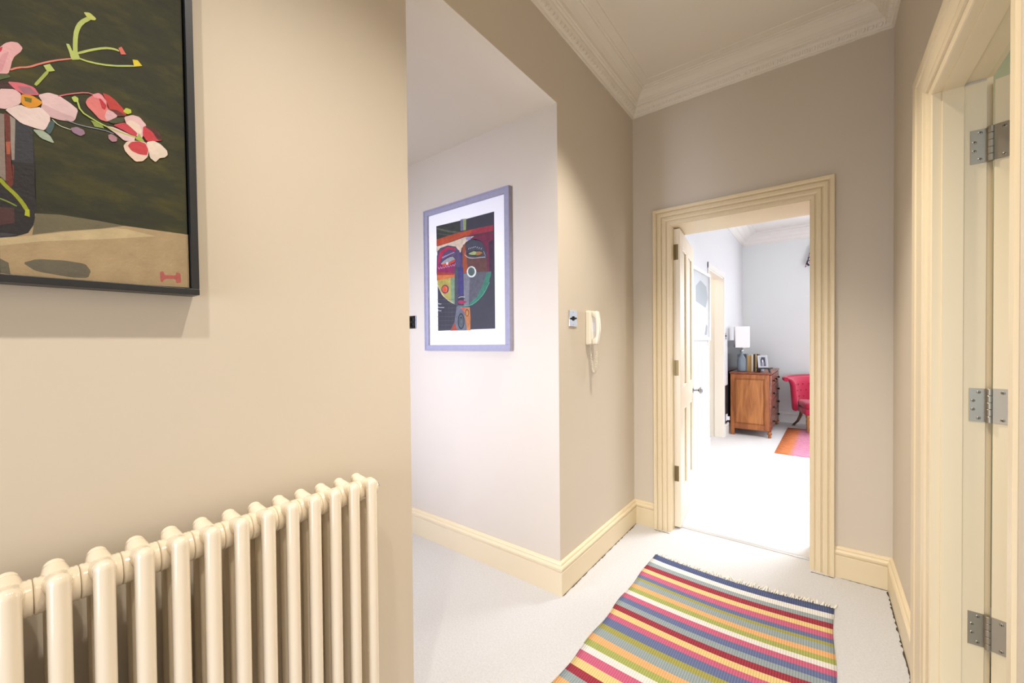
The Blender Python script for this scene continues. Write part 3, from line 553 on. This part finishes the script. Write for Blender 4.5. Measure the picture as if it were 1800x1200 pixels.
# ------------------------------------------------------------------ bedroom furniture
def wood(name, a, b_, sc=(1,1,.12), dist=4):
    m = mat(name, a, 0.32); nt = m.node_tree; bs = nt.nodes['Principled BSDF']
    tc = nt.nodes.new('ShaderNodeTexCoord'); mp = nt.nodes.new('ShaderNodeMapping'); mp.inputs['Scale'].default_value = sc
    nz = nt.nodes.new('ShaderNodeTexNoise'); nz.inputs['Scale'].default_value = 26; nz.inputs['Detail'].default_value = 6; nz.inputs['Distortion'].default_value = .6
    cr = nt.nodes.new('ShaderNodeValToRGB'); cr.color_ramp.elements[0].position = .35; cr.color_ramp.elements[0].color = lin(b_); cr.color_ramp.elements[1].position = .68; cr.color_ramp.elements[1].color = lin(a)
    nt.links.new(tc.outputs['Object'], mp.inputs[0]); nt.links.new(mp.outputs[0], nz.inputs['Vector']); nt.links.new(nz.outputs['Fac'], cr.inputs[0]); nt.links.new(cr.outputs[0], bs.inputs['Base Color'])
    return m
HONEY = wood('honey_pine', 'b26c34', '8a4a1e'); TOPW = wood('polished_mahogany_top', '9a5232', '6c3420', (1,.12,1)); DRW = wood('red_brown_drawer_wood', '8c4c34', '60301f', (1,.1,1))
ch = thing('chest_of_drawers', (-.755, 6.86, 0), 'honey wood chest of drawers against the bedroom left wall', 'chest of drawers')
CX, CY, CH = .235, .59, .865          # half depth, half length, height
bm = bmesh.new(); box(bm, -CX-.012, CX+.016, -CY-.012, CY+.012, CH-.022, CH); box(bm, -CX-.006, CX+.008, -CY-.006, CY+.006, CH-.03, CH-.022)
obj('worktop', bm, TOPW, ch, bevel=.004)
bm = bmesh.new(); box(bm, -CX, CX-.012, -CY+.012, CY-.012, .12, CH-.03); 
for ys in (-CY, CY-.018):
    ya, yb = (ys, ys+.018)
    box(bm, -CX, -CX+.05, ya, yb, .0, CH-.03); box(bm, CX-.062, CX-.012, ya, yb, .09, CH-.03)
    box(bm, -CX+.05, CX-.062, ya, yb, CH-.085, CH-.03); box(bm, -CX+.05, CX-.062, ya, yb, .09, .16)
obj('carcass', bm, HONEY, ch, bevel=.002)
bm = bmesh.new(); box(bm, -CX+.065, CX-.077, -CY+.004, -CY+.013, .175, CH-.10)
for b in ((-CX+.052,-CX+.060,.162,CH-.087),(CX-.072,CX-.064,.162,CH-.087)): box(bm, b[0], b[1], -CY-.003, -CY+.010, b[2], b[3])
box(bm, -CX+.060, CX-.072, -CY-.003, -CY+.010, .162, .170); box(bm, -CX+.060, CX-.072, -CY-.003, -CY+.010, CH-.095, CH-.087)
obj('side_panel', bm, wood('honey_pine_panel', 'bd7a3c', '94551f'), ch, bevel=.003)
for yy in (-CY, CY-.045):
    bm = bmesh.new()
    n = 9; ro = .022
    lathe(bm, [(.020,.085),(.021,.10),(.021,CH-.034)], (CX-.012, yy+.0225, 0), 14)
    obj('corner_column', bm, DRW, ch)
for xx, yy in ((CX-.012,-CY+.024),(CX-.012,CY-.024)):
    bm = bmesh.new(); lathe(bm, [(.016,0),(.020,.006),(.022,.02),(.014,.030),(.026,.045),(.029,.060),(.022,.075),(.018,.085),(.024,.09)], (xx,yy,0), 14); obj('foot', bm, HONEY, ch)
rows = [(.105,.285),(.295,.475),(.485,.665)]
def drawer(ya, yb, za, zb, knobs):
    bm = bmesh.new(); box(bm, CX-.012, CX+.004, ya, yb, za, zb); d = obj('drawer', bm, DRW, ch, bevel=.003)
    for ky in knobs:
        bm = bmesh.new(); lathe(bm, [(.008,0),(.007,.010),(.014,.018),(.017,.026),(.012,.034),(.001,.036)], (CX+.004, ky, (za+zb)/2), 12, 'X'); obj('knob', bm, mat('dark_turned_wood', '2a1c16', 0.25), d)
        bm = bmesh.new(); lathe(bm, [(.021,0),(.021,.002),(.012,.004)], (CX+.004, ky, (za+zb)/2), 12, 'X'); obj('knob_backplate', bm, BRONZE, d)
for za, zb in rows: drawer(-CY+.055, CY-.055, za, zb, (-.34, .34))
for i in range(3):
    wv = (2*CY-.11)/3; drawer(-CY+.055+wv*i+.006, -CY+.055+wv*(i+1)-.006, .675, CH-.042, (-CY+.055+wv*(i+.5),))
TOPZ = CH
# bottle lamp
lp = thing('table_lamp', (-.873, 6.43, TOPZ), 'table lamp with white rectangular shade and clear bottle base', 'lamp')
GL = mat('clear_bottle_glass', 'aab8c4', 0.02, Alpha=0.42, IOR=1.2)
bm = bmesh.new()
prof = [(.052,.004),(.056,.010),(.057,.02),(.057,.15),(.053,.175),(.038,.205),(.024,.225),(.018,.245),(.017,.285)]
inner = [(max(r-.004,.002), hgt+.002) for r, hgt in prof[::-1]]
lathe(bm, [(.001,.003)]+prof+inner+[(.001,.010)], seg=24, cap=False); obj('glass_bottle_base', bm, GL, lp)
bm = bmesh.new(); lathe(bm, [(.019,.280),(.020,.284),(.020,.300),(.012,.304),(.012,.330),(.008,.332),(.008,.36)], seg=14); obj('lamp_neck', bm, POLISH, lp)
bm = bmesh.new(); s = .088
for a, b in (((-s,-s),(s,-s)),((s,-s),(s,s)),((s,s),(-s,s)),((-s,s),(-s,-s))):
    f = bm.faces.new([bm.verts.new((a[0],a[1],.335)), bm.verts.new((b[0],b[1],.335)), bm.verts.new((b[0],b[1],.625)), bm.verts.new((a[0],a[1],.625))])
bmesh.ops.remove_doubles(bm, verts=bm.verts, dist=1e-5)
sh = obj('lamp_shade', bm, mat('white_linen_shade', 'f6f4f4', 0.9), lp); sh.rotation_euler = (0,0,R(15)); so = sh.modifiers.new('s','SOLIDIFY'); so.thickness = .003
bm = bmesh.new(); 
for a_ in (15, 105): 
    c_, s_ = math.cos(R(a_)), math.sin(R(a_)); tube(bm, [(-.072*c_,-.072*s_,.45),(0,0,.45),(.072*c_,.072*s_,.45)], .0015, 5)
tube(bm, [(0,0,.355),(0,0,.45)], .002, 6)
obj('shade_carrier', bm, POLISH, lp)
# grey box, books, ornament
bx = boxes('storage_box', mat('slate_grey_card', '7c8084', 0.7, var=.1), [(-.11,.0,-.09,.09,0,.235),(-.113,.003,-.093,.093,.20,.24)], label='slate grey lidded box behind the bottle lamp', cat='box', kind=None, bevel=.003, loc=(-.835,6.66,TOPZ))
bx['kind'] = 'thing'
bks = [(.030,.225,'c9a15a','tan book leftmost in the row beside the lamp'),(.018,.215,'b58a56','thin light brown book second in the row'),(.022,.232,'efe3cc','cream book in the middle of the row'),(.024,.240,'3a2a24','dark brown book right of the cream one'),(.016,.236,'d8b878','slim gold book before the last in the row'),(.022,.242,'4a2c28','dark maroon book at the right end of the row')]
x = -.808
for wd, hh, c, lb in bks:
    b0 = thing('book', (x, 6.46, TOPZ), lb, 'book', 'books standing on the chest of drawers')
    bm = bmesh.new(); box(bm, 0, .002, 0, .16, 0, hh); box(bm, wd-.003, wd-.001, 0, .16, 0, hh); box(bm, 0, wd-.001, -.003, .001, 0, hh); obj('cover', bm, mat('book_cloth_'+c, c, .6), b0, bevel=.0008)
    bm = bmesh.new(); box(bm, .002, wd-.003, .001, .155, .003, hh-.004); obj('pages', bm, mat('book_paper', 'e9dfc8', .9), b0)
    x += wd+.0006
lb0 = thing('glass_jar', (-.652, 6.60, TOPZ), 'small pale blue glass jar between the books and the photo frame', 'jar')
bm = bmesh.new(); lathe(bm, [(.022,0),(.027,.008),(.027,.075),(.020,.095),(.016,.105),(.018,.112)], seg=16); obj('jar_body', bm, mat('pale_blue_glass', 'b4cdd8', .1), lb0)
bm = bmesh.new(); lathe(bm, [(.019,.112),(.019,.122),(.006,.126),(.007,.136),(.001,.138)], seg=16); obj('jar_lid', bm, POLISH, lb0)
# carved stand with photo frame
stn = thing('carved_stand', (-.598, 6.40, TOPZ), 'small dark carved wooden stand under the photo frame', 'stand')
DW = mat('ebonised_wood', '201a1a', .35)
bm = bmesh.new()
vs = [(-.098,0,.066),(-.09,0,.052),(-.06,0,.044),(.06,0,.044),(.09,0,.052),(.098,0,.066),(.09,0,.064),(.06,0,.060),(-.06,0,.060),(-.09,0,.064)]
a = [bm.verts.new((p[0],-.05,p[2])) for p in vs]; b_ = [bm.verts.new((p[0],.05,p[2])) for p in vs]
n = len(vs)
for i in range(n): bm.faces.new((a[i], a[(i+1)%n], b_[(i+1)%n], b_[i]))
bm.faces.new(a[::-1]); bm.faces.new(b_)
obj('stand_top', bm, DW, stn, bevel=.002)
for xx in (-.055,.055):
    for yy in (-.035,.035):
        bm = bmesh.new(); sgn = 1 if xx > 0 else -1
        tube(bm, [(xx*.8,yy,.046),(xx*1.05,yy,.035),(xx*.95,yy,.018),(xx*1.2,yy,.005)], .008, 8, radii=[.010,.009,.007,.009]); obj('stand_leg', bm, DW, stn)
pf = thing('photo_frame', (-.612, 6.385, TOPZ+.061), 'silver photo frame holding a black and white portrait, leaning back', 'photo frame', rz=R(14))
pf.rotation_euler = (R(-14), R(-3), R(12))
bm = bmesh.new()
for b in ((-.058,.058,-.006,.006,0,.018),(-.058,.058,-.006,.006,.152,.170),(-.058,-.040,-.006,.006,.018,.152),(.040,.058,-.006,.006,.018,.152)): box(bm, *b)
obj('frame', bm, mat('pale_silver_leaf', 'cfd2d8', .3, .5), pf, bevel=.002)
bm = bmesh.new(); box(bm, -.042,.042,-.002,.004,.016,.154); ppo = obj('photograph', bm, mat('photo_paper_grey', 'b8b8c4', .4), pf)
bm = bmesh.new()
for c_i, poly in enumerate([[(-.026,.02),(.03,.02),(.03,.14),(-.01,.146),(-.026,.11)], [(-.018,.022),(.012,.022),(.016,.07),(.002,.088),(-.014,.07)], [(-.010,.078),(.004,.074),(.010,.092),(.004,.110),(-.008,.108)]]):
    f = bm.faces.new([bm.verts.new((px, -.0022-.0003*c_i, pz)) for px, pz in poly]); f.material_index = c_i
obj('photo_image', bm, [mat('photo_dark', '3a3848', .5), mat('photo_mid', '9a98a8', .5), mat('photo_light', 'd8d4dc', .5)], ppo)
bm = bmesh.new(); box(bm, -.02,.02,.006,.009,.002,.11); o = obj('easel_back', bm, DW, pf); o.rotation_euler = (R(-8),0,0)
# dark panel and socket on the bedroom left wall, white panel
tv = thing('dark_glass_mirror', (FX, 6.84, .17), 'dark tinted glass panel on the wall behind the chest', 'mirror')
bm = bmesh.new(); box(bm, 0, .010, -.612, .80, 0, 1.13); box(bm, 0, .010, -.78, -.612, 0, .515); obj('glass', bm, mat('dark_tinted_glass', '30333a', .25), tv)
bm = bmesh.new(); box(bm, 0, .012, .80, .804, 0, 1.13); box(bm, 0, .012, -.612, .804, 1.13, 1.134); obj('edge_strip', bm, POLISH, tv)
hp = boxes('white_board', mat('white_panel_lacquer', 'e6e6ea', .3), [(0,.016,-.085,.085,0,.62)], label='narrow white board on the wall left of the dark glass', cat='panel', kind='thing', bevel=.003, loc=(FX, 6.13, .69))
sk = thing('wall_socket', (FX+.0105, 6.14, .25), 'white plug socket low on the wall beside the chest', 'socket')
bm = bmesh.new(); box(bm, 0, .009, -.043, .043, -.043, .043); obj('faceplate', bm, mat('white_plastic', 'eeeef2', .3), sk, bevel=.002)
bm = bmesh.new()
box(bm, .009, .0125, .026, .034, .022, .034); obj('rocker', bm, mat('white_plastic', 'eeeef2', .3), sk)
bm = bmesh.new(); box(bm, .009, .04, -.024, .024, -.034, .014); obj('plug', bm, mat('white_plastic', 'eeeef2', .3), sk, bevel=.006)
# framed print beside the opened door
pr = thing('framed_print', (FX, 4.55, 1.30), 'pale framed print on the bedroom left wall', 'picture')
bm = bmesh.new()
for b in ((0,.03,-.53,.53,0,.035),(0,.03,-.53,.53,.715,.75),(0,.03,-.53,-.495,.035,.715),(0,.03,.495,.53,.035,.715)): box(bm, *b)
obj('frame', bm, FARTRIM, pr, bevel=.003)
bm = bmesh.new(); box(bm, .002, .012, -.5, .5, .03, .72); pm = obj('print', bm, mat('pale_grey_print', 'b4b8bb', .5, var=.15, vscale=5), pr)
bm = bmesh.new()
for ci, poly in enumerate([[(-.4,.1),(.42,.08),(.44,.3),(.2,.42),(-.2,.40),(-.42,.25)], [(-.1,.40),(.34,.36),(.46,.48),(.38,.60),(.1,.64),(-.1,.56)], [(.30,.06),(.40,.06),(.44,.16),(.36,.18)]]):
    f = bm.faces.new([bm.verts.new((.0123+.0003*ci, a_, b__)) for a_, b__ in poly]); f.material_index = ci
obj('printed_shapes', bm, [mat('print_white', 'cfcfd4', .6), mat('print_grey', '90989b', .6), mat('print_dark', '8c9296', .6)], pm)
# armchair
AC = mat('crimson_velvet', 'b60a3e', .75, bump=.15, bscale=120, var=.08, vscale=14, Sheen_Weight=.35)
LG = wood('weathered_oak', '7c6448', '554230')
ac = thing('armchair', (.02, 7.22, .0085), 'crimson buttoned nursing chair beside the chest of drawers', 'armchair', rz=R(14))
bm = bmesh.new()          # curved back shell, local: front is -y
NA, rows = 22, []
def bp(u, v, off):
    """u 0..1 round the back from left arm to right arm, v 0..1 height"""
    a = math.pi*(1.12*(u-.5)); rx, ry = .30+.03*v, .27+.02*v
    x = math.sin(a)*rx*1.08; y = math.cos(a)*ry-.02
    roll = max(0, v-.82)/.18
    o = off + .05*roll*roll; n = Vector((math.sin(a), math.cos(a)))
    zt = .26 + v*(.50 - .03*abs(u-.5)*2)
    return Vector((x+n.x*o, y+n.y*o, zt))
NU, NV = 20, 9
def sheet(off): return [[bm.verts.new(bp(i/NU, j/NV, off)) for i in range(NU+1)] for j in range(NV+1)]
A_, B_ = sheet(0.035), sheet(-.035)
for G, fl_ in ((A_, 0), (B_, 1)):
    for j in range(NV):
        for i in range(NU): bm.faces.new((G[j][i], G[j][i+1], G[j+1][i+1], G[j+1][i]))
for j in range(NV):
    bm.faces.new((A_[j][0], A_[j+1][0], B_[j+1][0], B_[j][0])); bm.faces.new((A_[j][NU], A_[j+1][NU], B_[j+1][NU], B_[j][NU]))
for i in range(NU):
    bm.faces.new((A_[0][i], A_[0][i+1], B_[0][i+1], B_[0][i])); bm.faces.new((A_[NV][i], A_[NV][i+1], B_[NV][i+1], B_[NV][i]))
obj('backrest', bm, AC, ac, subsurf=1, smooth=True)
bm = bmesh.new(); pts = [bp(i/16, 1.0, .045) + Vector((0,0,-.012)) for i in range(17)]; tube(bm, pts, .030, 12); obj('scroll_top', bm, AC, ac)
for j, v in enumerate((.42,.60,.78)):
    for i in range(9):
        u = .14 + i*.09 + (.045 if j % 2 else 0)
        if u > .9: continue
        p = bp(u, v, -.037); bm = bmesh.new(); bmesh.ops.create_uvsphere(bm, u_segments=8, v_segments=6, radius=.010); obj('button', bm, mat('crimson_button', '9a0f30', .6), ac, p)
bm = bmesh.new(); box(bm, -.27, .27, -.30, .20, .24, .33); obj('seat_frame', bm, AC, ac, bevel=.03, smooth=True)
bm = bmesh.new(); box(bm, -.262, .262, -.305, .19, .325, .415); o = obj('seat_cushion', bm, AC, ac, bevel=.035, smooth=True)
for sx in (-1, 1):
    bm = bmesh.new(); lathe(bm, [(.011,0),(.013,.01),(.010,.03),(.018,.06),(.014,.08),(.020,.11),(.022,.16),(.017,.19),(.024,.21),(.024,.25)], (sx*.225,-.255,0), 12); obj('front_leg', bm, mat('golden_turned_wood', 'a8763c', .35), ac)
    bm = bmesh.new(); tube(bm, [(sx*.20,.16,.26),(sx*.215,.185,.17),(sx*.24,.225,.08),(sx*.285,.265,.012)], .02, 8, radii=[.026,.022,.017,.015]); box(bm, sx*.285-.018, sx*.285+.018, .25, .285, 0, .012); obj('rear_leg', bm, LG, ac)
# bedroom rug
br = thing('bedroom_rug', (.42, 6.32, 0), 'orange and pink flat woven rug on the bedroom floor', 'rug', rz=R(-1.2))
m = mat('orange_pink_weave', 'e88a50', .9); nt = m.node_tree; b = nt.nodes['Principled BSDF']
tc = nt.nodes.new('ShaderNodeTexCoord'); sp = nt.nodes.new('ShaderNodeSeparateXYZ'); nt.links.new(tc.outputs['Object'], sp.inputs[0])
cr = nt.nodes.new('ShaderNodeValToRGB'); mr = nt.nodes.new('ShaderNodeMapRange'); mr.inputs[1].default_value = -.84; mr.inputs[2].default_value = .84
nt.links.new(sp.outputs['X'], mr.inputs[0]); nt.links.new(mr.outputs[0], cr.inputs[0])
cr.color_ramp.interpolation = 'LINEAR'
cr.color_ramp.elements[0].position = .09; cr.color_ramp.elements[0].color = lin('dd8048'); cr.color_ramp.elements[1].position = .125; cr.color_ramp.elements[1].color = lin('d88aa4')
for p_, c_ in ((.33,'d88aa4'),(.36,'c04a5c'),(.6,'dd8048'),(.85,'d88aa4')): cr.color_ramp.elements.new(p_).color = lin(c_)
wv = nt.nodes.new('ShaderNodeTexWave'); wv.bands_direction = 'Y'; wv.inputs['Scale'].default_value = 5; wv.inputs['Distortion'].default_value = 5; wv.inputs['Detail Scale'].default_value = 3
nt.links.new(tc.outputs['Object'], wv.inputs['Vector'])
mx = nt.nodes.new('ShaderNodeMixRGB'); mx.blend_type = 'MULTIPLY'; mx.inputs[0].default_value = .35
nt.links.new(cr.outputs[0], mx.inputs[1]); nt.links.new(wv.outputs['Color'], mx.inputs[2]); nt.links.new(mx.outputs[0], b.inputs['Base Color'])
bm = bmesh.new(); gx, gy = 12, 12
g = [[bm.verts.new((-.82+1.64*i/gx, -.86+1.72*j/gy, .006+.0015*math.sin(i*2+j))) for i in range(gx+1)] for j in range(gy+1)]
for j in range(gy):
    for i in range(gx): bm.faces.new((g[j][i], g[j][i+1], g[j+1][i+1], g[j+1][i])).smooth = True
o = obj('woven_body', bm, m, br); so = o.modifiers.new('s','SOLIDIFY'); so.thickness = .005; so.offset = -1
# curtain valance
vl = thing('curtain_valance', (.575, FY-.001, 2.60), 'dark floral curtain valance at the bedroom window', 'valance')
m = mat('dark_floral_cotton', '3a3648', .9); nt = m.node_tree; b = nt.nodes['Principled BSDF']
vo = nt.nodes.new('ShaderNodeTexVoronoi'); vo.inputs['Scale'].default_value = 22; tc = nt.nodes.new('ShaderNodeTexCoord'); nt.links.new(tc.outputs['Object'], vo.inputs['Vector'])
cr = nt.nodes.new('ShaderNodeValToRGB'); cr.color_ramp.interpolation = 'CONSTANT'; cr.color_ramp.elements[0].color = lin('b06a8a'); cr.color_ramp.elements[1].position = .5; cr.color_ramp.elements[1].color = lin('3a3648')
cr.color_ramp.elements.new(.32).color = lin('d8d4dc'); nt.links.new(vo.outputs['Distance'], cr.inputs[0]); nt.links.new(cr.outputs[0], b.inputs['Base Color'])
bm = bmesh.new(); nx, nz_ = 60, 10; g = []
for j in range(nz_+1):
    t = j/nz_; row = []
    for i in range(nx+1):
        s = i/nx*2-1; hw_ = .68+.085*t
        zb = -.24 - .06*(abs(s)**4)
        row.append(bm.verts.new((s*hw_, -.06-.02*t-.018*math.sin(i*1.1)*(.4+t), .12+zb*t*1.05)))
    g.append(row)
for j in range(nz_):
    for i in range(nx): bm.faces.new((g[j][i], g[j][i+1], g[j+1][i+1], g[j+1][i])).smooth = True
o = obj('gathered_cloth', bm, m, vl); so = o.modifiers.new('s','SOLIDIFY'); so.thickness = .004
bm = bmesh.new(); box(bm, -.68, .68, -.07, 0, .11, .13); obj('pelmet_board', bm, FARTRIM, vl)
